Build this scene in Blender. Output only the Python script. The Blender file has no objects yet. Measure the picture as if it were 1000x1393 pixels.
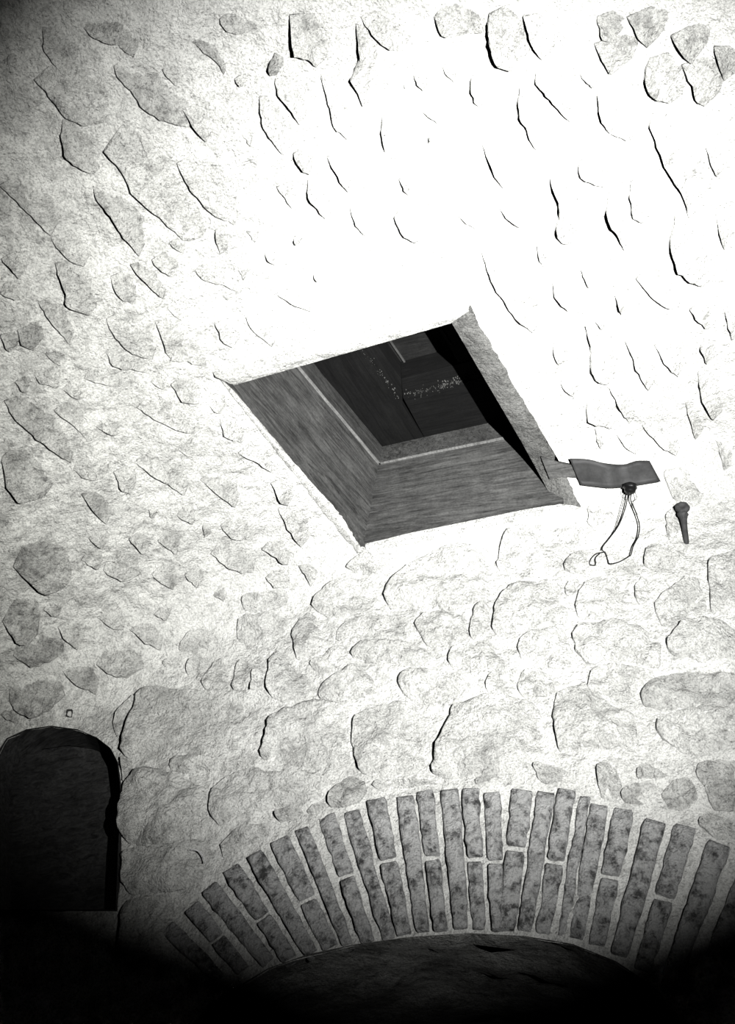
import bpy, bmesh, math, random
import numpy as np
from mathutils import Vector, noise
random.seed(7)
SC = bpy.context.scene
COL = SC.collection
# ------------------------------------------------------------------ camera
W, H, FPX = 1000.0, 1393.0, 1300.0
CAM = np.array([0.0, 0.0, 1.5]); PITCH = math.radians(45)
cd = bpy.data.cameras.new('camera'); cam = bpy.data.objects.new('camera', cd); COL.objects.link(cam)
cam.location = CAM; cam.rotation_euler = (PITCH + math.pi/2, 0, 0)
cd.sensor_fit = 'VERTICAL'; cd.sensor_height = 24.0; cd.lens = 24.0*FPX/H
cd.clip_start = 0.02; cd.clip_end = 60
SC.camera = cam
# ------------------------------------------------------------------ light
wd = bpy.data.worlds.new('world'); SC.world = wd; wd.use_nodes = True
wd.node_tree.nodes['Background'].inputs[0].default_value = (0.5, 0.5, 0.5, 1)
wd.node_tree.nodes['Background'].inputs[1].default_value = 0.0
LAMP = (0.60, 0.07, 1.88); AIM_PX = (592, 570); POWER = 1120.0; BOOST_PX = (700, 420); BOOST = (760.0, 42.0); CONE = 73.0
# exposure and view
SC.view_settings.view_transform = 'Standard'; SC.view_settings.look = 'None'
SC.view_settings.gamma = 1.0; SC.view_settings.use_curve_mapping = False
SC.view_settings.exposure = 0.0
SC.cycles.max_bounces = 4; SC.cycles.diffuse_bounces = 0

# ------------------------------------------------------------------ room shape (metres)
AX = math.radians(28); AXV = np.array([math.sin(AX), math.cos(AX)]); LAT = np.array([math.cos(AX), -math.sin(AX)])
WN = math.radians(13); WNV = np.array([math.sin(WN), math.cos(WN)]); WTV = np.array([math.cos(WN), -math.sin(WN)])
WD = 2.75; VR, VC, VZ = 4.0, -0.3, 0.25
def smin(a, b, k):
    h = np.clip(0.5 + 0.5*(b-a)/k, 0, 1)
    return b*(1-h) + a*h - k*h*(1-h)
def fields(P):
    l = P[..., 0]*LAT[0] + P[..., 1]*LAT[1]
    a = P[..., 0]*AXV[0] + P[..., 1]*AXV[1]
    v = VR - np.hypot(l-VC, P[..., 2]-VZ)
    w = WD - (P[..., 0]*WNV[0] + P[..., 1]*WNV[1])
    return v, w, l+3.2, 2.5-l, a+3.2, P[..., 2]
def F(P):
    v, w, a, b, c, d = fields(P)
    m = smin(v, w, 0.30)
    for q in (a, b, c, d): m = np.minimum(m, q)
    return m
def hit(o, D):
    D = D/np.linalg.norm(D, axis=-1, keepdims=True)
    lo = np.zeros(D.shape[:-1]); hi = np.full(D.shape[:-1], 12.0)
    for _ in range(34):
        m = (lo+hi)/2; ins = F(o + D*m[..., None]) > 0
        lo = np.where(ins, m, lo); hi = np.where(ins, hi, m)
    return o + D*lo[..., None]
def inward(P):
    e = 2e-3; g = np.zeros(P.shape)
    for i in range(3):
        d = np.zeros(3); d[i] = e
        g[..., i] = F(P+d) - F(P-d)
    return g/np.linalg.norm(g, axis=-1, keepdims=True)
SP, CP = math.sin(PITCH), math.cos(PITCH)
def pxdir(p):
    p = np.asarray(p, float); x = p[..., 0]-500; y = 696.5-p[..., 1]
    return np.stack([x, FPX*CP - y*SP, FPX*SP + y*CP], -1)
def pxs(p): return hit(CAM, pxdir(p))                    # point of the bare shell seen at a place in the photo
def pxz(p, z):                                           # same on a level plane
    d = pxdir(p); return CAM + d*((z-CAM[2])/d[..., 2])[..., None]
def pxw(p, dep=0.0):                                     # same on the end wall's plane
    d = pxdir(p); t = (WD+dep)/(d[..., 0]*WNV[0]+d[..., 1]*WNV[1]); return CAM + d*t[..., None]
# ------------------------------------------------------------------ materials
def mat(name, nodes_fn):
    m = bpy.data.materials.new(name); m.use_nodes = True; nt = m.node_tree
    b = nt.nodes['Principled BSDF']; b.inputs['Roughness'].default_value = 0.9
    b.inputs['Specular IOR Level'].default_value = 0.15
    nodes_fn(nt, b); return m
def nz(nt, co, scale, detail=6, rough=0.6, dist=0.0):
    n = nt.nodes.new('ShaderNodeTexNoise'); n.inputs['Scale'].default_value = scale
    n.inputs['Detail'].default_value = detail; n.inputs['Roughness'].default_value = rough
    n.inputs['Distortion'].default_value = dist; nt.links.new(co, n.inputs['Vector']); return n.outputs['Fac']
def ramp(nt, fac, stops):
    r = nt.nodes.new('ShaderNodeValToRGB'); cr = r.color_ramp
    while len(cr.elements) < len(stops): cr.elements.new(0.5)
    for e, (p, g) in zip(cr.elements, stops):
        e.position = p; e.color = (g, g, g*0.985, 1)
    nt.links.new(fac, r.inputs['Fac']); return r.outputs['Color']
def mix(nt, a, b, fac, mode='MULTIPLY'):
    m = nt.nodes.new('ShaderNodeMix'); m.data_type = 'RGBA'; m.blend_type = mode
    for k, v in (('Factor', fac),):
        if hasattr(v, 'links'): nt.links.new(v, m.inputs[0])
        else: m.inputs[0].default_value = v
    nt.links.new(a, m.inputs[6]); nt.links.new(b, m.inputs[7]); return m.outputs[2]
def bump(nt, b, fac, strength, dist, prev=None):
    n = nt.nodes.new('ShaderNodeBump'); n.inputs['Strength'].default_value = strength; n.inputs['Distance'].default_value = dist
    nt.links.new(fac, n.inputs['Height'])
    if prev: nt.links.new(prev, n.inputs['Normal'])
    return n.outputs['Normal']
def lime(base, mott, dark, bs=1.0):
    def f(nt, b):
        co = nt.nodes.new('ShaderNodeTexCoord').outputs['Object']
        c = ramp(nt, nz(nt, co, 6, 10, 0.68), [(0.38, base*mott), (0.56, base)])
        s = ramp(nt, nz(nt, co, 21, 10, 0.76, 0.5), [(0.36, dark), (0.49, 1.0)])
        s2 = ramp(nt, nz(nt, co, 48, 8, 0.72, 0.8), [(0.36, dark), (0.43, 1.0)])
        fine = ramp(nt, nz(nt, co, 150, 5, 0.75), [(0.38, 0.55), (0.52, 1.0)])
        # patches where the whitewash has flaked off, towards the left end of the vault
        sep = nt.nodes.new('ShaderNodeSeparateXYZ'); nt.links.new(co, sep.inputs[0])
        mr = nt.nodes.new('ShaderNodeMapRange'); nt.links.new(sep.outputs['X'], mr.inputs[0])
        mr.inputs[1].default_value = -0.40; mr.inputs[2].default_value = -1.35; mr.inputs[3].default_value = 0.0; mr.inputs[4].default_value = 1.0
        fl = ramp(nt, nz(nt, co, 9, 11, 0.80, 0.4), [(0.47, 1.0), (0.57, 0.60)])
        fl2 = ramp(nt, nz(nt, co, 34, 9, 0.78, 0.4), [(0.54, 1.0), (0.62, 0.40)])
        c = mix(nt, c, s, 1.0); c = mix(nt, c, s2, 0.8); c = mix(nt, c, fine, 0.9); c = mix(nt, c, fl, mr.outputs[0]); c = mix(nt, c, fl2, mr.outputs[0])
        nt.links.new(c, b.inputs['Base Color'])
        n1 = bump(nt, b, nz(nt, co, 22, 6, 0.62), 1.0*bs, 0.035)
        n2 = bump(nt, b, nz(nt, co, 130, 4, 0.62), 1.0*bs, 0.008, n1)
        nt.links.new(n2, b.inputs['Normal'])
    return f
M_MORTAR = mat('lime_mortar', lime(0.84, 0.84, 0.74, 0.8))
M_STONE = mat('whitewashed_stone', lime(0.80, 0.76, 0.62))
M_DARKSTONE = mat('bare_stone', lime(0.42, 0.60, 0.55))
M_MID = mat('mid_grey_stone', lime(0.56, 0.68, 0.55))  # mid grey for the marked stones along the upper right
M_CHIP = mat('dark_chip', lime(0.10, 0.7, 0.7))
M_GREY = mat('grey_render', lime(0.70, 0.66, 0.5))
M_SOFFIT = mat('sooty_render', lime(0.6, 0.45, 0.5))
def brickf(nt, b):
    co = nt.nodes.new('ShaderNodeTexCoord').outputs['Object']
    base = ramp(nt, nz(nt, co, 30, 8, 0.7), [(0.38, 0.09), (0.55, 0.56)])
    lim = ramp(nt, nz(nt, co, 8, 6, 0.6), [(0.3, 0.5), (0.7, 0.62)])
    msk = ramp(nt, nz(nt, co, 15, 9, 0.75, 0.5), [(0.50, 0.0), (0.55, 0.85)])
    c = mix(nt, base, lim, msk, 'MIX')
    fine = ramp(nt, nz(nt, co, 150, 4, 0.7), [(0.34, 0.6), (0.52, 1.0)])
    nt.links.new(mix(nt, c, fine, 0.8), b.inputs['Base Color'])
    n1 = bump(nt, b, nz(nt, co, 40, 7, 0.65), 1.0, 0.02)
    nt.links.new(bump(nt, b, nz(nt, co, 160, 4, 0.6), 0.6, 0.003, n1), b.inputs['Normal'])
M_BRICK = mat('old_brick', brickf)
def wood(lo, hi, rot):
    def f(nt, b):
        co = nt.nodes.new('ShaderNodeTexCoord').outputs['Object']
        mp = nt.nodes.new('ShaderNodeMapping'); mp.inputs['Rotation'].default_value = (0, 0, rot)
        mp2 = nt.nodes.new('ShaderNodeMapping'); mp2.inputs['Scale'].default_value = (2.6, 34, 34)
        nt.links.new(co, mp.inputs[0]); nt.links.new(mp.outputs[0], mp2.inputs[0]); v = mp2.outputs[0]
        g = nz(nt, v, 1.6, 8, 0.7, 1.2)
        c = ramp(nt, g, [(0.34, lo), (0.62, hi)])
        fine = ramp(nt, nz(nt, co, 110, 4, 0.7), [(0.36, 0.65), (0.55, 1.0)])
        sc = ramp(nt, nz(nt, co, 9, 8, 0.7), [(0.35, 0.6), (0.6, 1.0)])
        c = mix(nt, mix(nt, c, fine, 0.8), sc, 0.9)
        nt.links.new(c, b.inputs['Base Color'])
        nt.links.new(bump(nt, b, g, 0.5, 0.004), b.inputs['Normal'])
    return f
A_LEFT = -(math.pi/2 - AX)           # grain along the hatch's long side
M_WOODL = mat('worn_board', wood(0.022, 0.105, A_LEFT))
M_WOODF = mat('worn_board_across', wood(0.02, 0.105, math.radians(15)))
M_WOODR = mat('rail_board', wood(0.018, 0.075, A_LEFT))
M_LIT_LEDGE = mat('painted_lit_ledge', wood(0.12, 0.25, A_LEFT))  # pale tone paints the light caught by the rail's underside
M_RIMGREY = mat('dark_grey_rim', lime(0.20, 0.6, 0.5))  # darker grey, used on the hatch's right rim
M_STUB = mat('grey_stub', wood(0.03, 0.10, math.radians(15)))
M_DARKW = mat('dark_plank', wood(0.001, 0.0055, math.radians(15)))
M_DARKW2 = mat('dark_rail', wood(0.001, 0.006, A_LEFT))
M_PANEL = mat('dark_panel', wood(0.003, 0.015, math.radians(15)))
M_RESIDUE = mat('mortar_residue', lime(0.12, 0.5, 0.5))
M_LIT_EDGE = mat('painted_lit_edge', wood(0.03, 0.08, A_LEFT))  # paler wood tone standing in for light on the recess edges
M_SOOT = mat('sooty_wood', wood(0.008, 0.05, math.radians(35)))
def plain(c, rough=0.6, metal=0.0, sc=25):
    def f(nt, b):
        co = nt.nodes.new('ShaderNodeTexCoord').outputs['Object']
        nt.links.new(ramp(nt, nz(nt, co, sc, 7, 0.65), [(0.35, c*0.5), (0.62, c)]), b.inputs['Base Color'])
        b.inputs['Roughness'].default_value = rough; b.inputs['Metallic'].default_value = metal
        nt.links.new(bump(nt, b, nz(nt, co, 90, 3, 0.6), 0.3, 0.002), b.inputs['Normal'])
    return f
M_SHEET = mat('rusty_sheet', plain(0.034, 0.55, 0.0, 14))
M_BLACK = mat('black_bakelite', plain(0.006, 0.4))
M_WIRE = mat('dark_wire', plain(0.012, 0.5))
M_IRON = mat('rusted_iron', plain(0.05, 0.6, 0.0, 60))
M_PALE = mat('pale_wire', plain(0.9, 0.5))
# ------------------------------------------------------------------ mesh helpers
def link(name, verts, faces, m, parent=None, smooth=True):
    me = bpy.data.meshes.new(name); me.from_pydata([tuple(map(float, v)) for v in verts], [], [tuple(map(int, f)) for f in faces])
    me.update(); me.materials.append(m)
    if smooth: me.polygons.foreach_set('use_smooth', [True]*len(me.polygons))
    o = bpy.data.objects.new(name, me); COL.objects.link(o)
    if parent: o.parent = parent
    return o
def empty(name, loc):
    o = bpy.data.objects.new(name, None); COL.objects.link(o); o.location = loc; o.empty_display_size = 0.05
    return o
def child(o, root):
    o.parent = root; o.matrix_parent_inverse = root.matrix_basis.inverted() if root.type != 'EMPTY' else __import__('mathutils').Matrix.Translation(-Vector(root.location))
def tag(o, label, cat, group=None):
    o['label'] = label; o['category'] = cat
    if group: o['group'] = group
def structure(o, label=None):
    o['kind'] = 'structure'
    if label: o['label'] = label
    return o
def fr(p, s, oc=4, H_=0.9): return noise.fractal(Vector(p)*s, H_, 2.0, oc)
def relief(p):
    return 0.012*fr(p, 4.5, 3) + 0.0055*fr(p, 20.0, 3)
# ------------------------------------------------------------------ the shell
C0 = np.array([0.05, 0.5, 1.8]); FW = np.array([0.0, CP, SP]); UPV = np.array([0.0, -SP, CP]); RT = np.array([1.0, 0, 0])
HATCH = [(318, 525), (495, 738), (756, 684), (613, 441)]
HATCH_OUT = [(298, 512), (489, 748), (788, 690), (634, 418)]
NICHE = [(-10, 1240), (-10, 1065), (-3, 1030), (12, 1007), (38, 995), (72, 990), (108, 995), (134, 1006), (152, 1020), (162, 1040), (167, 1085), (163, 1160), (160, 1240)]
ARCH = [(150, 1900), (190, 1500), (240, 1415), (300, 1360), (366, 1320), (420, 1301), (480, 1288), (560, 1277), (640, 1272), (715, 1276), (780, 1287), (838, 1310), (880, 1338), (930, 1385), (985, 1470), (1010, 1600), (1030, 1900)]
hz0 = float(np.mean([pxs(p)[2] for p in HATCH]))
HAT_XY = np.array([pxs(p) for p in HATCH]); HOUT_XY = np.array([pxs(p) for p in HATCH_OUT])
NI = pxs(np.array(NICHE, float)); NIP = pxw(np.array(NICHE, float)); AR = pxw(np.array(ARCH, float))
AR[0] = AR[1] - np.array([0, 0, AR[1][2]-0.0]); AR[-1] = AR[-2] - np.array([0, 0, AR[-2][2]-0.0])
EZ = np.array([0, 0, 1.0]); WN3 = np.array([WNV[0], WNV[1], 0.0])
def grid_shell(n, lim, fw, up, rt, warp=True, push=0.0):
    x = np.linspace(-1, 1, n)
    a = lim*(0.40*x + 0.60*x**3) if warp else lim*x
    A, B = np.meshgrid(a, a, indexing='xy')
    D = fw + A[..., None]*rt + B[..., None]*up
    P = hit(C0, D.reshape(-1, 3)); N = inward(P)
    f = np.array(fields(P)); cls = np.argmin(f, 0)
    if warp:
        d = np.array([relief(p) for p in P]); P = P + N*d[:, None]
    else: P = P - N*push
    i = np.arange(n*n).reshape(n, n)
    Fc = np.stack([i[:-1, :-1], i[1:, :-1], i[1:, 1:], i[:-1, 1:]], -1).reshape(-1, 4)
    fc = cls[Fc]; fcls = np.where((fc == fc[:, :1]).all(1), fc[:, 0], fc[:, 2])
    return P, Fc, fcls
P, FC, FCL = grid_shell(600, 1.75, FW, UPV, RT)
bm = bmesh.new(); lay = bm.faces.layers.int.new('cls')
vs = [bm.verts.new(p) for p in P]
for f, c in zip(FC, FCL):
    q = bm.faces.new([vs[k] for k in f]); q[lay] = int(c)
bm.verts.index_update(); bm.faces.ensure_lookup_table()
def cut(pts, axis, zmin=None):
    pts = np.asarray(pts); ctr = pts.mean(0); axis = np.asarray(axis)
    planes = []
    for k in range(len(pts)):
        a, b = pts[k], pts[(k+1) % len(pts)]
        nrm = np.cross(b-a, axis)
        L = np.linalg.norm(nrm)
        if L < 1e-6: continue
        nrm /= L
        if np.dot(ctr-a, nrm) > 0: nrm = -nrm
        planes.append((a, nrm))
    def inside(p, m):
        return all(np.dot(p-a, n) < m for a, n in planes)
    cand = [f for f in bm.faces if f.is_valid and abs(np.dot(np.array(f.calc_center_median())-ctr, axis)) < 1.2 and inside(np.array(f.verts[0].co), 0.06)]
    for a, n in planes:
        g = list(cand) + list({e for f in cand for e in f.edges}) + list({v for f in cand for v in f.verts})
        r = bmesh.ops.bisect_plane(bm, geom=g, plane_co=Vector(a), plane_no=Vector(n), dist=1e-5)
        cand = list({x for x in r['geom'] if isinstance(x, bmesh.types.BMFace)})
    dead = [f for f in cand if f.is_valid and inside(np.array(f.calc_center_median()), 0)]
    bmesh.ops.delete(bm, geom=dead, context='FACES')
cut(HOUT_XY, EZ); cut(NI, WN3); cut(AR, WN3)
bm.verts.index_update()
AV = np.array([v.co[:] for v in bm.verts])
by = {}
for f in bm.faces: by.setdefault(f[lay], []).append([v.index for v in f.verts])
bm.free()
def pick(fs):
    ids = sorted({i for f in fs for i in f}); mp = {i: k for k, i in enumerate(ids)}
    return AV[ids], [[mp[i] for i in f] for f in fs]
SHELL = {}
names = {0: 'ceiling', 1: 'wall_front', 2: 'wall_left', 3: 'wall_right', 4: 'wall_back', 5: 'floor'}
coarse = {}
for fw, up, rt in ((np.array([0, CP, SP])*-1, UPV, RT), (RT, UPV, -FW), (-RT, UPV, FW), (UPV, -FW, RT), (-UPV, FW, RT)):
    p, fc, fl = grid_shell(70, 1.0, fw, up, rt, False, 0.03)
    for c in range(6):
        for f in fc[fl == c]:
            # the finely built region and its openings are left free
            m = p[f].mean(0) - C0; w_ = m @ FW
            if w_ > 0 and abs(m @ RT)/w_ < 1.70 and abs(m @ UPV)/w_ < 1.70: continue
            coarse.setdefault(c, []).append(p[f])
for c, nm in names.items():
    vv, ff = pick(by[c]) if c in by else (np.zeros((0, 3)), [])
    vv = list(vv); ff = list(ff)
    for q in coarse.get(c, []):
        k = len(vv); vv += list(q); ff.append([k, k+1, k+2, k+3])
    if ff:
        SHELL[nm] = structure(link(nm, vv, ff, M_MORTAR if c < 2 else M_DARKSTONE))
# ------------------------------------------------------------------ stones
def resample(pts, n, closed=True):
    pts = np.asarray(pts, float)
    q = np.vstack([pts, pts[:1]]) if closed else pts
    seg = np.r_[0, np.cumsum(np.linalg.norm(np.diff(q, axis=0), axis=1))]
    t = np.linspace(0, seg[-1], n+1)[:-1] if closed else np.linspace(0, seg[-1], n)
    return np.stack([np.interp(t, seg, q[:, k]) for k in range(2)], -1)
def smooth_closed(p, it=1):
    for _ in range(it): p = 0.25*np.roll(p, 1, 0) + 0.5*p + 0.25*np.roll(p, -1, 0)
    return p
def relief_block(name, out, wgt, h, dome, m, parent, sink=0.004, rough=1.0, radii=(1.0, 0.95, 0.82, 0.6, 0.3), lipn=0.99, jitter=True):
    """one stone: outline in photo px -> solid lump bedded in the shell. wgt = how proud each outline point stands"""
    n = len(out); ctr = out.mean(0); seed = random.random()*50
    if jitter:
        for k in range(n):
            a = out[k]; g = noise.noise(Vector((a[0]*0.11, a[1]*0.11, seed)))*2.6 + noise.noise(Vector((a[0]*0.3, a[1]*0.3, seed)))*1.7
            d = a-ctr; out[k] = a + d/(np.linalg.norm(d)+1e-6)*g
    rings = [(out, None)]; px = [out]
    for r in radii: px.append(ctr + (out-ctr)*r*(lipn if r == 1.0 else 1))
    px.append(ctr[None])
    allp = np.vstack(px); S = pxs(allp); N = inward(S)
    hh = np.zeros(len(allp))
    hh[:n] = -0.03
    for j, r in enumerate(radii):
        hh[n*(j+1):n*(j+2)] = -sink + (h+sink)*wgt*(r**1.3) + dome*(1-r**2.2)
    hh[-1] = dome
    hm = float(np.mean(wgt))*(h)*0.35; hh[n:] += hm*np.r_[np.repeat([1-r for r in radii], n), 1]
    V = S + N*hh[:, None]
    for k in range(n, len(V)):
        V[k] += N[k]*(relief(S[k]) + rough*(0.006*fr(S[k]+seed, 9, 3) + 0.004*fr(S[k]+seed, 24, 3)))
    Fs = []
    for j in range(len(radii)):
        for k in range(n):
            a, b = j*n+k, j*n+(k+1) % n
            Fs.append((a, b, b+n, a+n))
    L = len(radii)*n; c = len(V)-1
    for k in range(n): Fs.append((L+k, L+(k+1) % n, c))
    return link(name, V, Fs, m, parent)
CEIL = """46,107 62,122 69,137 90,160 120,170 150,167|62|9
57,35 60,68 74,85 93,110|40|6
0,82 12,88 26,92|28|6
85,164 83,188 88,212 99,221 130,236|34|11|d
153,88 162,107 180,125 192,143 216,161 258,173|40|9|d
249,149 261,167 280,192|26|15
165,170 140,203 159,224 171,239 177,260 204,284 234,312 252,328 275,325|46|10
126,251 129,266 144,284 168,320 189,346|36|11|d
240,221 258,257 282,284 300,296 318,304|50|9
0,251 24,275 48,296 69,320|42|7
70,322 75,334 90,349 114,362|40|8
114,38 129,50 150,59 180,57|30|10|d
262,56 280,74 298,86 304,102|22|8|d
299,25 307,41 325,47 349,41|26|10|d
319,108 329,119|18|9
374,72 365,92 367,104|16|12|d
395,20 395,59 400,72 422,78 430,92|42|13
373,107 379,128 397,149 407,168|30|9
353,131 355,164 367,185 386,209|32|9
398,206 409,224 421,236|22|10
419,245 417,263 430,281 443,299|34|11
484,30 489,80 475,107 487,125 493,146|30|11
490,22 508,47 529,65 550,68|42|8
436,101 445,137 454,170 472,188|28|7
520,155 518,179 523,204|22|8
445,212 460,239 473,260|24|7
475,278 481,305 496,320|28|8
540,280 536,296 550,320 566,330|28|9
544,242 550,257 558,263|16|7
329,182 343,200|16|6
377,254 397,284|18|6
293,309 294,330 300,346|16|7
590,22 599,44 610,47 635,41 659,45|30|10|d
664,18 664,53 672,83 692,93 710,80|46|15|d
711,20 722,56 737,80|44|14
730,92 727,107 749,134 776,167|34|10
647,95 640,113 644,137 655,148|20|8
708,113 704,140 706,155 716,173 721,191 730,203|30|10
575,150 599,169|22|7
584,182 582,194|10|6
656,197 665,218 673,239 684,254|26|9
748,236 748,245 761,275 761,290 755,307 758,323 770,332|38|13
680,284 695,299 710,310|20|8
622,292 647,310|18|7
788,218 785,230 792,242 808,246 830,251|34|11
829,257 823,281 826,295 835,308 840,318 848,337|34|15
859,239 856,260 860,290 874,306|26|9
812,128 815,158 829,180|30|10
829,181 847,185 862,192|30|7
808,58 820,80 832,101|42|8|d
811,22 818,50 832,54|28|8|d
853,22 868,47 880,65|40|9|d
883,77 877,95 877,110 884,124 911,140|38|12|d
914,47 928,70 940,82|36|12|d
926,86 940,110 946,131 958,143|38|11|d
887,152 881,165 892,188 900,215 911,233 924,254 933,275 936,295|56|12
920,289 913,313 910,334 915,343 920,361 934,373 955,386|52|15
730,331 731,349 740,362|20|8
788,364 802,392|18|7
751,384 754,400 772,422|28|11
836,400 845,427|20|9
865,376 880,394 901,410 923,418|38|9
938,420 962,443|26|11
796,442 805,476 803,502 811,514 825,522|42|12
754,464 751,478 760,496|22|8
761,520 781,541|24|9
851,463 859,481 863,496 881,527|30|10
892,469 907,493 922,510|30|9
958,460 953,472 961,493|24|11
950,506 952,532 956,544 970,570|30|13
800,541 797,556 800,570 829,582|32|11
828,525 838,541 847,562 856,575|26|8
811,580 812,598 817,611|16|8
836,586 847,601 866,617|22|8
874,577 883,589 898,604 920,620|32|9
932,547 938,568 946,598|24|9
808,436 820,448|18|7
654,340 666,376 680,400 702,433 724,452|44|8
360,345 374,361|16|8
335,312 347,330|13|5
399,321 404,333|14|8
426,375 432,384|14|8
375,399 404,414 428,424|20|6
335,432 338,442 344,447 371,474|18|7
290,436 302,462 317,474|24|8
265,367 275,379 299,384 332,400|26|7
207,352 215,363 236,378|28|9
323,364 332,382|14|5
210,435 218,453 227,480 232,489|36|7
232,489 255,490 282,499|26|9
227,418 248,436|18|6
233,523 245,540 270,547|26|11
0,352 15,364 25,379|34|10
0,398 18,404 42,403|26|9
75,358 80,373 90,394 87,412 121,428|38|12
51,409 69,436 96,469|34|8|d
178,359 198,382 222,404|20|9|d
144,433 156,457 180,481 207,488|32|8
144,478 150,493 168,499 207,508|16|9
115,515 141,521 165,527|26|8
186,554 216,572 240,582 264,587|34|9
150,375 160,400 180,413|28|8|d
24,448 27,466 45,478|42|9|d
45,508 54,520 80,528|26|7
285,550 300,562|24|7
6,545 18,566 48,593 96,629|36|10|d
72,557 99,575 114,593|26|8
2,620 8,660 25,682 60,675|48|11|d
100,638 112,650 132,649 150,638|36|7
154,641 165,665 177,671|26|10
183,629 210,647 252,674|38|9
111,671 129,695 144,711|24|10|d
201,692 207,707|16|8
174,731 195,755|28|10
18,770 45,795 60,808 78,802 98,781|58|11|d
140,775 165,790 190,780|36|9
299,569 305,590 329,602|28|8
323,614 350,626 368,641|26|9
368,656 380,677 390,685|26|9
272,653 299,671 320,689|30|9
299,713 317,731 335,734|28|10
377,689 398,728 410,746|28|9
356,746 371,752 383,767 392,768|28|12
287,752 305,767 329,780 344,779|34|12
275,713 278,730|16|8
362,785 374,800 392,800|22|9
407,770 422,797|20|8
290,809 305,818|22|10
3,845 18,868 33,874 51,862|54|14|d
18,890 42,907 66,900 90,883|32|11|d
12,955 24,970 45,979 69,967 90,946|46|13|d
78,853 90,871 105,883|34|12
86,913 102,931 129,945|34|12|d
132,904 150,919 171,924 197,910|38|12
177,856 198,874 218,885|26|11
132,841 156,856 168,856|34|9
210,835 228,846|24|9
0,972 21,984|20|9|d
240,700 262,712|26|8
215,735 240,752|30|9
205,780 235,800|30|10
250,780 268,800|24|8
120,730 140,745|30|8
110,760 135,775|26|8
240,610 262,622|22|6
60,480 84,500|26|6|d
0,455 12,480|24|8|d
85,530 110,545|26|7
205,520 222,530|20|6
130,580 160,592|30|7
20,520 35,535|22|8|d
60,830 80,842|22|8
230,330 250,345|16|5
160,60 182,78|26|6|d
220,95 240,118|22|6
262,240 278,262|18|5
600,90 618,112|20|6
560,100 575,122|18|6
790,100 806,120|22|8
960,200 975,240|26|9
975,300 985,340|28|9
970,60 985,110|26|9|d
985,420 995,460|22|8
975,600 985,640|22|8
"""
def seglen(p): return np.linalg.norm(np.diff(p, axis=0), axis=1).sum()
for row in CEIL.strip().splitlines():
    f = row.split('|'); e = np.array([[float(v) for v in q.split(',')] for q in f[0].split()])
    w, h = float(f[1]), float(f[2])/1000.0
    if e[:, 0].mean() > 350: h *= 1.35
    if len(f) > 3 and e[:, 0].mean() > 350 and e[:, 1].mean() < 125: w *= 1.35
    e[:, 1] += 0.0
    A, B = e[0], e[-1]; ch = B-A; L = np.linalg.norm(ch); t = ch/L
    nrm = np.array([t[1], -t[0]])                     # towards the lamp side (up / right)
    n1 = max(7, min(18, int(seglen(e)/6)))
    ed = resample(e, n1, False)
    n2 = n1
    s = np.linspace(0, 1, n2+2)[1:-1]
    # closure leans back parallel to the traced edge, so the stone is a long slab
    cl = np.array([B + (A-B)*u + nrm*w*(math.sin(math.pi*u)**0.45) for u in s])
    off = resample(e, n2+2, False)[1:-1][::-1]
    base_c = np.array([B + (A-B)*u for u in s])
    cl += 0.6*(off-base_c)
    out = np.vstack([ed, cl])
    wg = np.r_[np.clip(np.sin(np.linspace(0.12, math.pi-0.12, n1)), 0, 1)**0.45, np.zeros(n2)]
    wg = 0.25*np.roll(wg, 1)+0.5*wg+0.25*np.roll(wg, -1)
    c = pxs(out.mean(0)); cl_ = np.argmin(np.array(fields(c)))
    par = SHELL['ceiling' if cl_ != 1 else 'wall_front']
    m = M_MID if len(f) > 3 and out.mean(0)[0] > 350 and out.mean(0)[1] < 125 else (M_GREY if len(f) > 3 else M_STONE)
    relief_block('stone', out, wg, h*2.2, 0.004 + w*0.00012, m, par)
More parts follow.
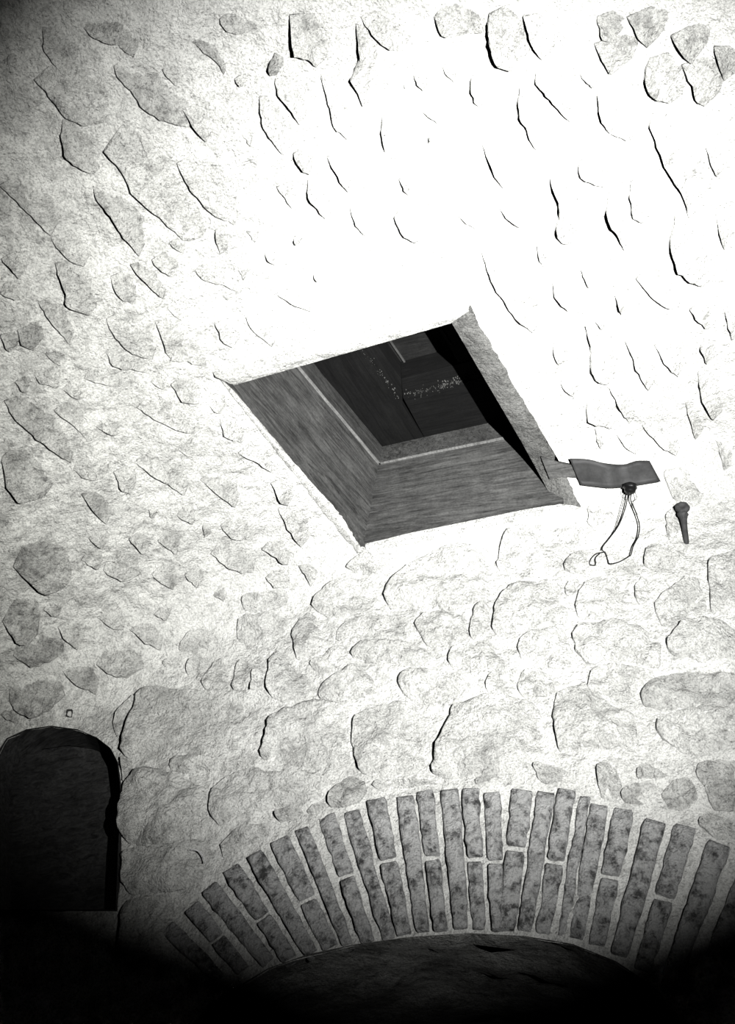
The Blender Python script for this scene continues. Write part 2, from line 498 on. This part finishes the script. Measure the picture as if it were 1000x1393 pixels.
WALL = """190,940 215,937 250,943 310,945 370,944 373,985 358,1028 345,1042 300,1054 240,1050 200,1048 180,1035 166,1030 172,1000|f
153,991 162,967 177,952 186,945 176,990 166,1010
355,1032 365,1000 369,980 390,968 420,957 450,956 478,966 474,1010 480,1055 415,1050 380,1045
484,975 520,962 565,957 580,970 581,1000 578,1045 540,1060 492,1056 478,1010
587,1052 591,1040 597,1015 603,994 614,985 612,968 625,960 650,952 690,950 735,962 745,985 740,1020 735,1045 700,1056 650,1060 605,1060|b
447,1102 450,1081 477,1057 492,1060 500,1066 498,1084 480,1096|d
375,1106 402,1101 415,1105 405,1118 380,1122|d
420,1105 442,1094 445,1103 425,1112|d
165,1105 170,1070 185,1050 215,1048 250,1060 285,1075 290,1110 270,1140 220,1155 175,1150 163,1130|b
290,1075 320,1052 350,1048 400,1060 415,1052 455,1060 450,1082 420,1093 370,1100 330,1118 300,1130 285,1105
230,1053 232,1035 245,1030 300,1034 350,1040 340,1052 290,1056
170,1160 230,1152 280,1145 300,1165 280,1200 230,1215 180,1220 165,1200|b
300,1150 330,1125 372,1122 372,1132 330,1155 305,1172
170,1228 235,1218 240,1245 225,1290 200,1330 165,1300
242,885 257,858 275,853 300,860 296,890 262,892
221,903 230,895 250,896 252,910 233,915
253,905 260,895 288,896 282,915 270,926 254,918
273,928 288,902 303,895 318,897 319,912 315,930 309,941 280,942
321,909 327,897 350,899 356,912 345,925 338,942 317,942 319,922
344,930 347,916 361,913 363,930 358,947 342,950
364,942 367,918 366,900 377,888 395,894 402,910 428,927 430,950 395,956 372,954
321,855 326,840 338,837 380,836 395,846 395,870 380,885 341,885 324,874
327,816 332,807 392,802 398,819 368,833 333,834
398,867 407,846 422,835 437,843 455,867 452,882 434,898 407,904 400,880
424,827 432,809 450,792 468,789 510,794 520,815 504,836 474,843 444,842|b
469,773 492,750 516,748 540,755 543,770 519,782 486,783|b
528,794 552,776 579,758 612,744 636,743 669,749 672,779 673,798 665,820 642,826 615,831 576,834 528,830 524,809|b
674,776 676,766 687,728 698,718 724,718 765,725 795,717 797,744 770,758 764,778 734,790 692,782|b
673,830 690,797 711,794 737,795 766,798 780,821 781,843 756,854 714,860 679,868 670,859|b
643,839 648,827 666,824 670,833 669,860 657,875 640,872|b
564,851 576,838 600,834 627,839 640,848 637,872 600,888 582,881|b
456,872 457,860 474,845 507,838 558,839 561,854 552,871 504,871 480,876
475,893 492,875 507,873 552,876 576,884 600,896 597,908 555,908 510,902 486,902|b
420,905 438,896 453,884 475,880 474,902 459,918 438,929
432,953 435,935 462,920 483,906 519,929 516,944 495,953 456,957|b
540,923 552,916 582,917 654,923 657,935 630,951 606,963 564,957 546,941|b
610,896 615,884 636,880 675,878 684,893 702,911 660,917 615,914|b
705,885 706,872 724,863 769,859 778,878 794,901 794,912 750,911 713,904|b
777,866 788,853 839,847 884,862 903,878 898,910 871,907 833,901 798,905 785,888|b
782,827 788,808 804,792 839,786 858,802 863,821 852,834 839,840 788,845|b
864,808 866,797 872,790 884,789 888,805 880,820 866,821
900,853 888,825 906,808 932,789 951,789 958,808 961,834 942,844 916,857|b
905,882 926,855 954,847 985,848 1010,860 1010,905 932,901 913,894|b
878,750 890,744 935,746 948,763 935,776 897,779 874,770
767,779 770,762 797,748 839,755 868,765 868,779 820,782 788,786
660,940 668,920 700,915 706,930 700,948 675,950
704,936 711,916 737,913 756,920 766,936 746,948 708,950
801,923 810,911 836,906 890,915 897,922 871,936 866,956 826,956 798,942
871,945 878,931 896,922 935,919 1010,918 1010,957 935,967 896,976 873,960|d
893,996 893,982 929,972 962,965 1010,960 1010,1026 944,1035 920,1020 905,1011|b
757,945 800,932 824,954 864,975 870,1020 818,1026 760,1026 753,978
814,1071 812,1053 815,1038 833,1040 842,1056 846,1080 839,1096 818,1084|d
734,1068 732,1053 722,1045 728,1041 764,1047 785,1056 776,1070|d
866,1053 881,1038 899,1047 914,1059 890,1062 869,1062|d
842,1081 860,1068 861,1064 896,1068 902,1090 875,1096 848,1092|d
898,1080 914,1064 942,1061 950,1090 942,1106 914,1110|d
946,1053 948,1040 1010,1036 1010,1110 968,1100 957,1070|d
646,1068 648,1060 678,1054 699,1060 698,1068|d
948,1118 962,1105 1010,1120 1010,1140 975,1145
962,765 1010,750 1010,840 968,836
800,795 790,800 786,790 770,800 770,812 782,815
600,1066 580,1066 548,1072 520,1078 505,1072 512,1062 560,1062
905,700 922,690 925,715 922,735 908,735
900,640 930,635 960,660 955,690 915,680
800,690 830,690 838,705 820,725 800,715
168,1032 180,1038 178,1046 169,1068
"""
AWAY = np.array([-0.80, -0.60])
for row in WALL.strip().splitlines():
    f = row.split('|'); e = np.array([[float(v) for v in q.split(',')] for q in f[0].split()])
    size = math.sqrt(abs(0.5*np.sum(e[:, 0]*np.roll(e[:, 1], -1)-np.roll(e[:, 0], -1)*e[:, 1])))
    n = int(min(64, max(22, size/1.7)))
    out = smooth_closed(resample(e, n), 1)
    tg = np.roll(out, -1, 0)-np.roll(out, 1, 0); nn = np.stack([tg[:, 1], -tg[:, 0]], -1); nn /= np.linalg.norm(nn, axis=1)[:, None]
    if np.mean(np.sum(nn*(out-out.mean(0)), 1)) < 0: nn = -nn
    wg = np.clip(nn@AWAY*1.3+0.15, 0, 1)
    fl = f[1] if len(f) > 1 else ''
    h = (0.012 + size*0.00008) * (1.6 if fl == 'b' else 1.35)
    dome = 0.003 if fl == 'f' else 0.005+size*(0.00022 if fl == 'b' else 0.00014)
    c = pxs(out.mean(0)); cl_ = np.argmin(np.array(fields(c)))
    relief_block('stone', out, wg, h, dome, M_GREY if fl == 'd' else M_STONE, SHELL['wall_front' if cl_ == 1 else 'ceiling'], rough=0.5 if fl == 'f' else 2.3,
                 radii=(1.0, 0.965, 0.90, 0.80, 0.68, 0.55, 0.42, 0.28, 0.14))
# dark square chip of stone over the niche
relief_block('stone', resample([(92, 966), (100, 965), (98, 977), (90, 976)], 12), np.ones(12), 0.006, 0.001, M_CHIP, SHELL['wall_front'], jitter=False)
# ------------------------------------------------------------------ brick arch
arch = empty('brick_arch', tuple(pxw(np.array([640.0, 1180.0]))))
tag(arch, 'arch of long narrow old bricks set on edge over the dark lower opening', 'brick arch')
BR = """228,1262 302,1334 26 0
262,1234 332,1322 27 0.5
285,1207 366,1312 28 0
314,1181 395,1306 28 0.55
346,1161 424,1299 27 0
380,1142 450,1290 30 0.56
411,1127 474,1287 21 0
445,1110 501,1284 25 0.48
478,1103 530,1281 24 0
512,1088 550,1274 27 0.45
552,1083 576,1270 26 0
579,1076 600,1268 24 0.48
612,1074 628,1266 27 0
641,1074 652,1266 24 0.5
670,1079 678,1268 24 0.5
711,1076 690,1268 30 0.42
744,1077 714,1270 25 0
772,1076 739,1272 27 0.5
797,1083 764,1276 16 0
816,1094 784,1280 26 0
849,1100 812,1288 30 0.5
893,1117 842,1302 31 0
933,1124 874,1322 32 0.5
980,1148 908,1345 34 0
1025,1180 945,1375 34 0
"""
for row in BR.strip().splitlines():
    a, b, w, sp = row.split(); a = np.array([float(v) for v in a.split(',')]); b = np.array([float(v) for v in b.split(',')]); w = float(w); sp = float(sp)
    d = b-a; L = np.linalg.norm(d); t = d/L; nn = np.array([-t[1], t[0]])
    spans = [(0.0, 1.0)] if sp == 0 else [(0, sp-0.015), (sp+0.015, 1.0)]
    for s0, s1 in spans:
        w0, w1 = w*(1.0-0.22*s0), w*(1.0-0.22*s1)
        p0, p1 = a+d*s0, a+d*s1
        nb = max(6, int(L*(s1-s0)/8)); sd = random.random()*40; hb = random.uniform(0.012, 0.021)
        us = [0, 0.035, 0.13, 0.38, 0.65, 0.88, 0.965, 1]; us = us if s1-s0 > 0 else us
        vsq = [0, 0.012] + list(np.linspace(0.04, 0.96, nb)) + [0.988, 1]
        px = []; hh = []; tilt = random.uniform(-0.004, 0.004)
        for v in vsq:
            wv = w0+(w1-w0)*v; c = p0+(p1-p0)*v
            rnd = 1 - 0.16*max(0, 1-v/0.05) - 0.16*max(0, 1-(1-v)/0.05)
            for u in us:
                q = c + nn*(u-0.5)*wv*1.02*rnd
                e = abs(u-0.5)*2
                q = q + nn*(noise.noise(Vector((v*7, sd+(u > .5)*9, 0)))*2.4+noise.noise(Vector((v*22, sd+(u > .5)*9, 3)))*1.5)*e
                if v in (0, 1): q = q + t*noise.noise(Vector((u*3, sd, v)))*3
                px.append(q)
                edge = u in (0, 1) or v in (0, 1)
                hh.append(-0.03 if edge else hb*(0.72 if u in (0.035, 0.965) or v in (0.012, 0.988) else 1) + tilt*(u-0.5))
        S = pxs(np.array(px)); N = inward(S); V = S + N*np.array(hh)[:, None]
        for k in range(len(V)):
            if hh[k] > 0:
                g = 0.0035*fr(S[k]+sd, 14, 3)+0.002*fr(S[k]+sd, 60, 2)
                if noise.noise(Vector(S[k]*16)+Vector((sd, 0, 0))) > 0.32: g -= 0.005      # spalled spots
                V[k] += N[k]*g
        nu = len(us)
        Fs = [(r*nu+k, r*nu+k+1, (r+1)*nu+k+1, (r+1)*nu+k) for r in range(len(vsq)-1) for k in range(nu-1)]
        o = link('brick', V, Fs, M_BRICK)
        child(o, arch)
# ------------------------------------------------------------------ openings
def strip_reveal(name, pts, axis, depth, m, parent, steps=14, amp=0.006, sub=4):
    P = []
    for k in range(len(pts)-1):
        for s in range(sub): P.append(pts[k] + (pts[k+1]-pts[k])*s/sub)
    P.append(pts[-1]); P = np.array(P); n = len(P); V = []; Fs = []
    for i in range(steps+1):
        for p in P:
            q = p + axis*(depth*i/steps - 0.015)
            r = amp*fr(q, 8, 4) if i else 0
            c = P.mean(0)-p; c = c - axis*np.dot(c, axis); c /= np.linalg.norm(c)
            V.append(q + c*r)
    for i in range(steps):
        for k in range(n-1): Fs.append((i*n+k, i*n+k+1, (i+1)*n+k+1, (i+1)*n+k))
    return link(name, V, Fs, m, parent)
def backing(name, pts, axis, depth, m, parent, n=26):
    pts = np.asarray(pts)+axis*depth; c = pts.mean(0)
    u = WTV; V = []; Fs = []
    lo = (pts@np.array([u[0], u[1], 0])).min()-0.02; hi = (pts@np.array([u[0], u[1], 0])).max()+0.02
    z0, z1 = pts[:, 2].min()-0.02, pts[:, 2].max()+0.02
    base = WNV*(WD+depth)
    for i in range(n):
        for k in range(n):
            a = lo+(hi-lo)*i/(n-1); z = z0+(z1-z0)*k/(n-1)
            p = np.array([u[0]*a+base[0], u[1]*a+base[1], z]); V.append(p - axis*0.012*fr(p, 6, 4))
    for i in range(n-1):
        for k in range(n-1): Fs.append((i*n+k, (i+1)*n+k, (i+1)*n+k+1, i*n+k+1))
    return link(name, V, Fs, m, parent)
door = empty('door_1', (0, 0, 0)); structure(door)
strip_reveal('soffit', AR, WN3, 0.85, M_SOFFIT, door, amp=0.02)
# rough mortar lip hanging under the brick ends
backing('back_wall', AR, WN3, 0.83, M_SOFFIT, door)
win = empty('window_1', (0, 0, 0)); structure(win)
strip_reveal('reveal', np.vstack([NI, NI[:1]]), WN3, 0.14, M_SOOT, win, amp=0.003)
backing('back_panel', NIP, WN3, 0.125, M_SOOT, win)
# ------------------------------------------------------------------ hatch
def slab(name, base, thick_dir, thick, z0, z1, m, parent, nseg=12, amp=0.0015, inset=0.0):
    """upright board along base (two xy points); z0 may be a function of xy so that it follows the vault"""
    a, b = np.array(base[0][:2]), np.array(base[1][:2]); td = np.array(thick_dir); V = []; Fs = []
    ta, tb = np.array(base[2]), np.array(base[3])   # the same two corners at height ZT
    for i in range(nseg+1):
        s = i/nseg; p = a+(b-a)*s; pt = ta+(tb-ta)*s; zv = vz(p)
        zb = zv+z0(p) if callable(z0) else z0
        for q, z in ((0, zb), (0, zb+(z1-zb)*0.5), (0, z1), (thick, z1), (thick, zb)):
            f = (z-zv)/(ZT-zv); c = p+(pt-p)*f + td*(q-inset)
            w = amp*fr((c[0], c[1], z), 5, 3)
            V.append((c[0]+td[0]*w, c[1]+td[1]*w, z))
    for i in range(nseg):
        for k in range(5):
            r = (i*5+k, i*5+(k+1) % 5, (i+1)*5+(k+1) % 5, (i+1)*5+k); Fs.append(r)
    Fs.append((4, 3, 2, 1, 0)); e = nseg*5; Fs.append((e, e+1, e+2, e+3, e+4))
    o = link(name, V, Fs, m, None, smooth=False); child(o, parent); return o
def prism(name, pix, z0, z1, m, parent):
    b = pxz(np.array(pix, float), z0); n = len(b)
    V = [tuple(p) for p in b] + [(p[0], p[1], z1) for p in b]
    Fs = [tuple(range(n)), tuple(range(2*n-1, n-1, -1))] + [(k, n+k, n+(k+1) % n, (k+1) % n) for k in range(n)]
    o = link(name, V, Fs, m, None, smooth=False)
    bv = o.modifiers.new('bevel', 'BEVEL'); bv.width = 0.002; bv.segments = 1
    child(o, parent); return o
hA, hB, hC, hD = [np.array(p[:2]) for p in HAT_XY]     # near left, far left, far right, near right
hctr = (hA+hB+hC+hD)/4
def outn(a, b):
    t = (b-a)/np.linalg.norm(b-a); n = np.array([t[1], -t[0]])
    return n if np.dot((a+b)/2-hctr, n) > 0 else -n
def vz(p):                                              # height of the vault over xy
    r = hit(np.array([p[0], p[1], 2.0]), np.array([[0.0, 0, 1.0]]))[0]; return r[2]
ZT, ZS = 4.62, 4.515
TOP = [pxz(np.array(p, float), ZT)[:2] for p in ((392, 456), (520, 610), (756, 556), (628, 402))]
lin = empty('hatch_lining', (float(hctr[0]), float(hctr[1]), 4.2))
tag(lin, 'weathered grey wooden lining boards around the square hole in the vault', 'hatch frame')
for k_, (a, b, m) in enumerate(((hA, hB, M_WOODL), (hB, hC, M_WOODF), (hC, hD, M_WOODL), (hD, hA, M_WOODF))):
    ta_, tb_ = TOP[k_], TOP[(k_+1) % 4]
    n = outn(a, b); t = (b-a)/np.linalg.norm(b-a)
    low = 0.055 if k_ == 2 else 0.03 if k_ == 3 else 0.0; th = 0.012 if k_ > 1 else 0.03
    slab('lining_board', (a-t*0.03, b+t*0.03, ta_-t*0.03, tb_+t*0.03), n, th, lambda p: low, ZS, m, lin)
    slab('top_rail', (a-t*0.03, b+t*0.03, ta_-t*0.03, tb_+t*0.03), n, 0.035, ZS+0.001, ZT, M_WOODR if k_ < 2 else m, lin, inset=0.007 if k_ < 2 else 0.0)
    if k_ < 2: slab('lit_ledge_strip', (a, b, ta_, tb_), n, 0.02, ZS-0.002, ZS+0.003, M_LIT_LEDGE, lin, inset=0.010)  # thin pale strip, a painted bright line for the lit ledge
lid = empty('trapdoor', (float(hctr[0]), float(hctr[1]), ZT+0.002))
tag(lid, 'nearly black wooden trapdoor closing the top of the lined hole', 'trapdoor')
def line(a, b, s): return (a[0]+(b[0]-a[0])*s, a[1]+(b[1]-a[1])*s)
ZL = ZT+0.004
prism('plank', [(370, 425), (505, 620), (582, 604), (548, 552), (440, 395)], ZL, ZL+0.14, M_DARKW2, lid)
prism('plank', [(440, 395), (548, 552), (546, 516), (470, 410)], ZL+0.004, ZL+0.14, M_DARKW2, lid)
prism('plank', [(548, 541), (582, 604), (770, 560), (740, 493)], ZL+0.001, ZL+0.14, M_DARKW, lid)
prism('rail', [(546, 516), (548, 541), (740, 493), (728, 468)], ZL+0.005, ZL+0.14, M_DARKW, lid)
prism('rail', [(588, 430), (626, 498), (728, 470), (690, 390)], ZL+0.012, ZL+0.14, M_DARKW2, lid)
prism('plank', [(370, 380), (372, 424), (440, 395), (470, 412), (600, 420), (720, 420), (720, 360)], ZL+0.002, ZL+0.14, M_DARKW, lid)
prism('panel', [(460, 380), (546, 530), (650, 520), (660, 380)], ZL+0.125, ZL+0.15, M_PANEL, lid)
def strip(a, b, w, z):
    a, b = np.array(a, float), np.array(b, float); n = np.array([-(b-a)[1], (b-a)[0]]); n = n/np.linalg.norm(n)*w
    prism('lit_edge_strip', [tuple(a-n), tuple(b-n), tuple(b+n), tuple(a+n)], z, z+0.012, M_LIT_EDGE, lid)  # lighter strip paints a lit edge on the dark lid
strip((522, 452), (553, 497), 1.3, ZL+0.112); strip((553, 497), (620, 477), 1.3, ZL+0.112); strip((549, 519), (553, 499), 0.8, ZL+0.11)
strip((600, 446), (614, 470), 0.8, ZL+0.002)
V = []; Fs = []
for (a, b, n_) in (((490, 472), (542, 541), 60), ((552, 538), (640, 514), 120), ((600, 526), (650, 508), 60)):
    for q in range(n_):
        u = random.random(); c = pxz(np.array([a[0]+(b[0]-a[0])*u+random.gauss(0, 2.0), a[1]+(b[1]-a[1])*u+random.gauss(0, 3.2)]), ZL)
        r = random.uniform(0.001, 0.0035); k = len(V)
        for an in range(5): V.append((c[0]+r*math.cos(an*1.257), c[1]+r*1.3*math.sin(an*1.257), c[2]+0.003))
        V.append((c[0], c[1], c[2]-r)); Fs += [(k+m_, k+(m_+1) % 5, k+5) for m_ in range(5)]
o = link('mortar_crumbs', V, Fs, M_RESIDUE, None, smooth=False); o['kind'] = 'stuff'; child(o, lid)
# plaster rims: splayed strips from the vault's face to the boards
def rim(pa, pb, qa, qb, m, lift, n=60, rows=6, wob=1.0, proud=0.004):
    pa, pb, qa, qb = [np.array(v, float) for v in (pa, pb, qa, qb)]; V = []; Fs = []; sd = random.random()*9
    for i in range(n+1):
        s = i/n; o = pa+(pb-pa)*s; q = qa+(qb-qa)*s; d = (q-o); 
        for j in range(rows):
            r = j/(rows-1)
            px = o + d*r
            S = pxs(px); N = inward(S)
            if j == 0:
                px = o - d/np.linalg.norm(d)*(8+3.0*wob*noise.noise(Vector((s*14, sd, 0)))+2*wob*noise.noise(Vector((s*50, sd, 0)))); S = pxs(px); N = inward(S); V.append(S + N*(relief(S)-0.010)); continue
            if j == 1:
                px = o - d/np.linalg.norm(d)*(4+2.5*noise.noise(Vector((s*14, sd, 0)))+2*noise.noise(Vector((s*50, sd, 0)))); S = pxs(px); N = inward(S)
                V.append(S + N*(proud+0.002+relief(S))); continue
            h = proud*(1-r) - lift*r**1.2 + 0.004*fr(S, 20, 3)*(1 if j < rows-1 else 0)
            if j == rows-1: S = S + np.array([0, 0, 0])
            V.append(S + N*h + N*relief(S)*(1-r))
    for i in range(n):
        for j in range(rows-1):
            a = i*rows+j; Fs.append((a, a+1, a+1+rows, a+rows))
    return link('plaster_rim', V, Fs, m, SHELL['ceiling'])
rim(HATCH_OUT[3], HATCH_OUT[2], HATCH[3], HATCH[2], M_RIMGREY, 0.035, wob=1.6)
rim(HATCH_OUT[0], HATCH_OUT[3], HATCH[0], HATCH[3], M_STONE, 0.004, proud=0.024, wob=1.5)
rim(HATCH_OUT[0], HATCH_OUT[1], HATCH[0], HATCH[1], M_GREY, 0.02)
rim(HATCH_OUT[1], HATCH_OUT[2], HATCH[1], HATCH[2], M_STONE, 0.01)
# ------------------------------------------------------------------ tube and lathe helpers
def tube(path, r, m, name, parent=None, sides=6):
    path = [Vector(p) for p in path]; n = len(path); V = []; Fs = []
    for i, p in enumerate(path):
        t = (path[min(i+1, n-1)]-path[max(i-1, 0)]).normalized()
        u = t.cross(Vector((0.3, 0.5, 0.81))).normalized(); v = t.cross(u)
        for k in range(sides):
            a = 2*math.pi*k/sides; V.append(p + (u*math.cos(a)+v*math.sin(a))*r)
    for i in range(n-1):
        for k in range(sides): Fs.append((i*sides+k, i*sides+(k+1) % sides, (i+1)*sides+(k+1) % sides, (i+1)*sides+k))
    Fs += [tuple(range(sides))[::-1], tuple(range((n-1)*sides, n*sides))]
    o = link(name, V, Fs, m)
    if parent: child(o, parent)
    return o
def lathe(a, b, prof, m, name, parent=None, sides=18, wob=0.0):
    a, b = Vector(a), Vector(b); t = (b-a).normalized(); L = (b-a).length; V = []; Fs = []
    u = t.cross(Vector((0.3, 0.5, 0.81))).normalized(); v = t.cross(u)
    for s, r in prof:
        for k in range(sides):
            an = 2*math.pi*k/sides; w = 1+wob*noise.noise(Vector((math.cos(an)*2, math.sin(an)*2, s*9)))
            V.append(a+t*(L*s)+(u*math.cos(an)+v*math.sin(an))*r*w)
    n = len(prof)
    for i in range(n-1):
        for k in range(sides): Fs.append((i*sides+k, i*sides+(k+1) % sides, (i+1)*sides+(k+1) % sides, (i+1)*sides+k))
    Fs += [tuple(range(sides))[::-1], tuple(range((n-1)*sides, n*sides))]
    o = link(name, V, Fs, m)
    if parent: child(o, parent)
    return o
def off(p, k):                                          # k metres in front of the shell, on the line of sight
    S = pxs(np.array(p, float)); d = S-CAM; L = np.linalg.norm(d); return CAM + d*(L-k)/L
def catmull(pts, sub=5):
    P = [np.array(p, float) for p in pts]; P = [P[0]]+P+[P[-1]]; out = []
    for i in range(1, len(P)-2):
        for s in range(sub):
            t = s/sub; a, b, c, d = P[i-1:i+3]
            out.append(0.5*((2*b)+(-a+c)*t+(2*a-5*b+4*c-d)*t*t+(-a+3*b-3*c+d)*t**3))
    out.append(P[-2]); return out
# metal strip, bent, with the batten that carries it
def sheet(name, top, bot, ks, thick, m, parent=None, rows=6, sub=4, crump=0.004):
    T = catmull(top, sub); B = catmull(bot, sub); K = catmull([(k, k) for k in ks], sub); n = len(T); V = []; Fs = []
    for side in (0, 1):
        for i in range(n):
            for j in range(rows):
                r = j/(rows-1); p = T[i]+(B[i]-T[i])*r
                q = off(p, K[i][0] + 0.006*math.sin(r*math.pi) + crump*fr((p[0]*0.02, p[1]*0.02, 1.3), 1.5, 3))
                S = inward(q[None])[0]; V.append(q - S*thick*side)
    o = n*rows
    for i in range(n-1):
        for j in range(rows-1):
            a = i*rows+j; Fs.append((a, a+1, a+1+rows, a+rows)); Fs.append((o+a, o+a+rows, o+a+1+rows, o+a+1))
    for i in range(n-1):
        for j in (0, rows-1):
            a = i*rows+j; Fs.append((a, a+rows, o+a+rows, o+a))
    for j in range(rows-1):
        for i in (0, n-1):
            a = i*rows+j; Fs.append((a, a+1, o+a+1, o+a))
    x = link(name, V, Fs, m)
    if parent: child(x, parent)
    return x
bat = sheet('timber_stub', [(736, 622), (750, 626), (765, 631), (798, 636)], [(748, 652), (757, 650), (770, 649), (800, 652)], [0.004, 0.012, 0.02, 0.025], 0.02, M_STUB)
tag(bat, 'short grey weathered stub reaching from the hatch corner to the dark metal strip', 'batten')
ms = sheet('metal_strip', [(775, 624), (800, 625), (822, 630), (848, 632), (866, 627), (884, 627)], [(790, 660), (810, 662), (832, 664), (855, 662), (876, 659), (899, 655)],
           [0.038, 0.045, 0.055, 0.05, 0.055, 0.045], 0.0025, M_SHEET, crump=0.01)
tag(ms, 'dark bent strip of sheet metal sticking out beside the hatch corner', 'metal strip')
# black fitting with wires
so = off((858, 664), 0.065)
fit = empty('lamp_fitting', tuple(so)); tag(fit, 'small black lamp fitting with dangling looped wires under the metal strip', 'lamp fitting')
lathe(off((858, 658), 0.066), off((857, 671), 0.074), [(0, 0.020), (0.15, 0.026), (0.5, 0.027), (0.55, 0.022), (0.8, 0.021), (1, 0.014)], M_BLACK, 'socket', fit, wob=0.25)
def wire(pts, ks, r=0.0022):
    pp = catmull(pts, 6); kk = catmull([(k, k) for k in ks], 6)
    return tube([off(p, k[0]) for p, k in zip(pp, kk)], r, M_WIRE, 'wire', fit)
wire([(855, 669), (851, 690), (842, 714), (830, 731), (821, 742), (819, 748)], [.066, .05, .04, .035, .03, .03])
wire([(852, 669), (846, 690), (838, 716), (832, 728)], [.066, .05, .04, .035], 0.0012)
wire([(860, 669), (858, 680), (865, 697), (870, 715), (868, 730), (862, 742), (859, 752), (857, 756), (843, 764), (830, 767), (827, 762), (824, 753), (819, 748)],
     [.066, .055, .05, .045, .04, .04, .035, .035, .03, .03, .03, .03, .03])
wire([(864, 669), (866, 678), (861, 684), (867, 700)], [.066, .055, .05, .05], 0.0012)
wire([(824, 751), (812, 753), (804, 760), (802, 767), (806, 769), (810, 768), (810, 759), (816, 753)], [.03]*8)
wire([(846, 664), (847, 674), (852, 680)], [.05, .04, .03], 0.001)
# iron spike in the wall
pegb = off((929, 692), 0.055)
peg = empty('iron_spike', tuple(pegb)); tag(peg, 'iron spike with a round head driven into the pale wall near its right end', 'spike')
a_, b_ = off((928, 690), 0.05), off((935, 744), -0.012)
lathe(a_, b_, [(0.10, 0.014), (0.16, 0.019), (0.22, 0.0195), (0.25, 0.014), (0.34, 0.0125), (0.5, 0.0105), (0.8, 0.0095), (1, 0.008)], M_IRON, 'shaft', peg, wob=0.3)
hd = inward(np.array(a_)[None])[0]
lathe(Vector(a_)-Vector(hd)*0.008+Vector((0, 0, -0.006)), Vector(a_)+Vector(hd)*0.012, [(0, 0.014), (0.2, 0.025), (0.7, 0.026), (0.95, 0.019), (1, 0.012), (0.86, 0.010)], M_IRON, 'head', peg, wob=0.2)
# pale curl of wire at the lower left
pw = tube([off(p, 0.03) for p in catmull([(259, 1156), (268, 1157), (275, 1163), (279, 1173)], 5)], 0.0022, M_PALE, 'wire_curl')
tag(pw, 'short pale curl of wire on the dark stones left of the brick arch', 'wire')
# ------------------------------------------------------------------ lamps
def spot(name, loc, aim, power, cone, blend, size):
    l = bpy.data.lights.new(name, 'SPOT'); l.energy = power; l.spot_size = math.radians(cone); l.spot_blend = blend; l.shadow_soft_size = size
    o = bpy.data.objects.new(name, l); COL.objects.link(o); o.location = loc
    d = Vector(aim)-Vector(loc); o.rotation_euler = d.to_track_quat('-Z', 'Y').to_euler(); return o
aim = pxs(np.array(AIM_PX, float))
spot('flash_lamp', LAMP, aim, POWER, CONE, 1.0, 0.012)
# extra narrow spot added at the lamp to brighten the vault's middle
aim2 = pxs(np.array(BOOST_PX, float))
spot('added_centre_spot', LAMP, aim2, BOOST[0], BOOST[1], 1.0, 0.012)
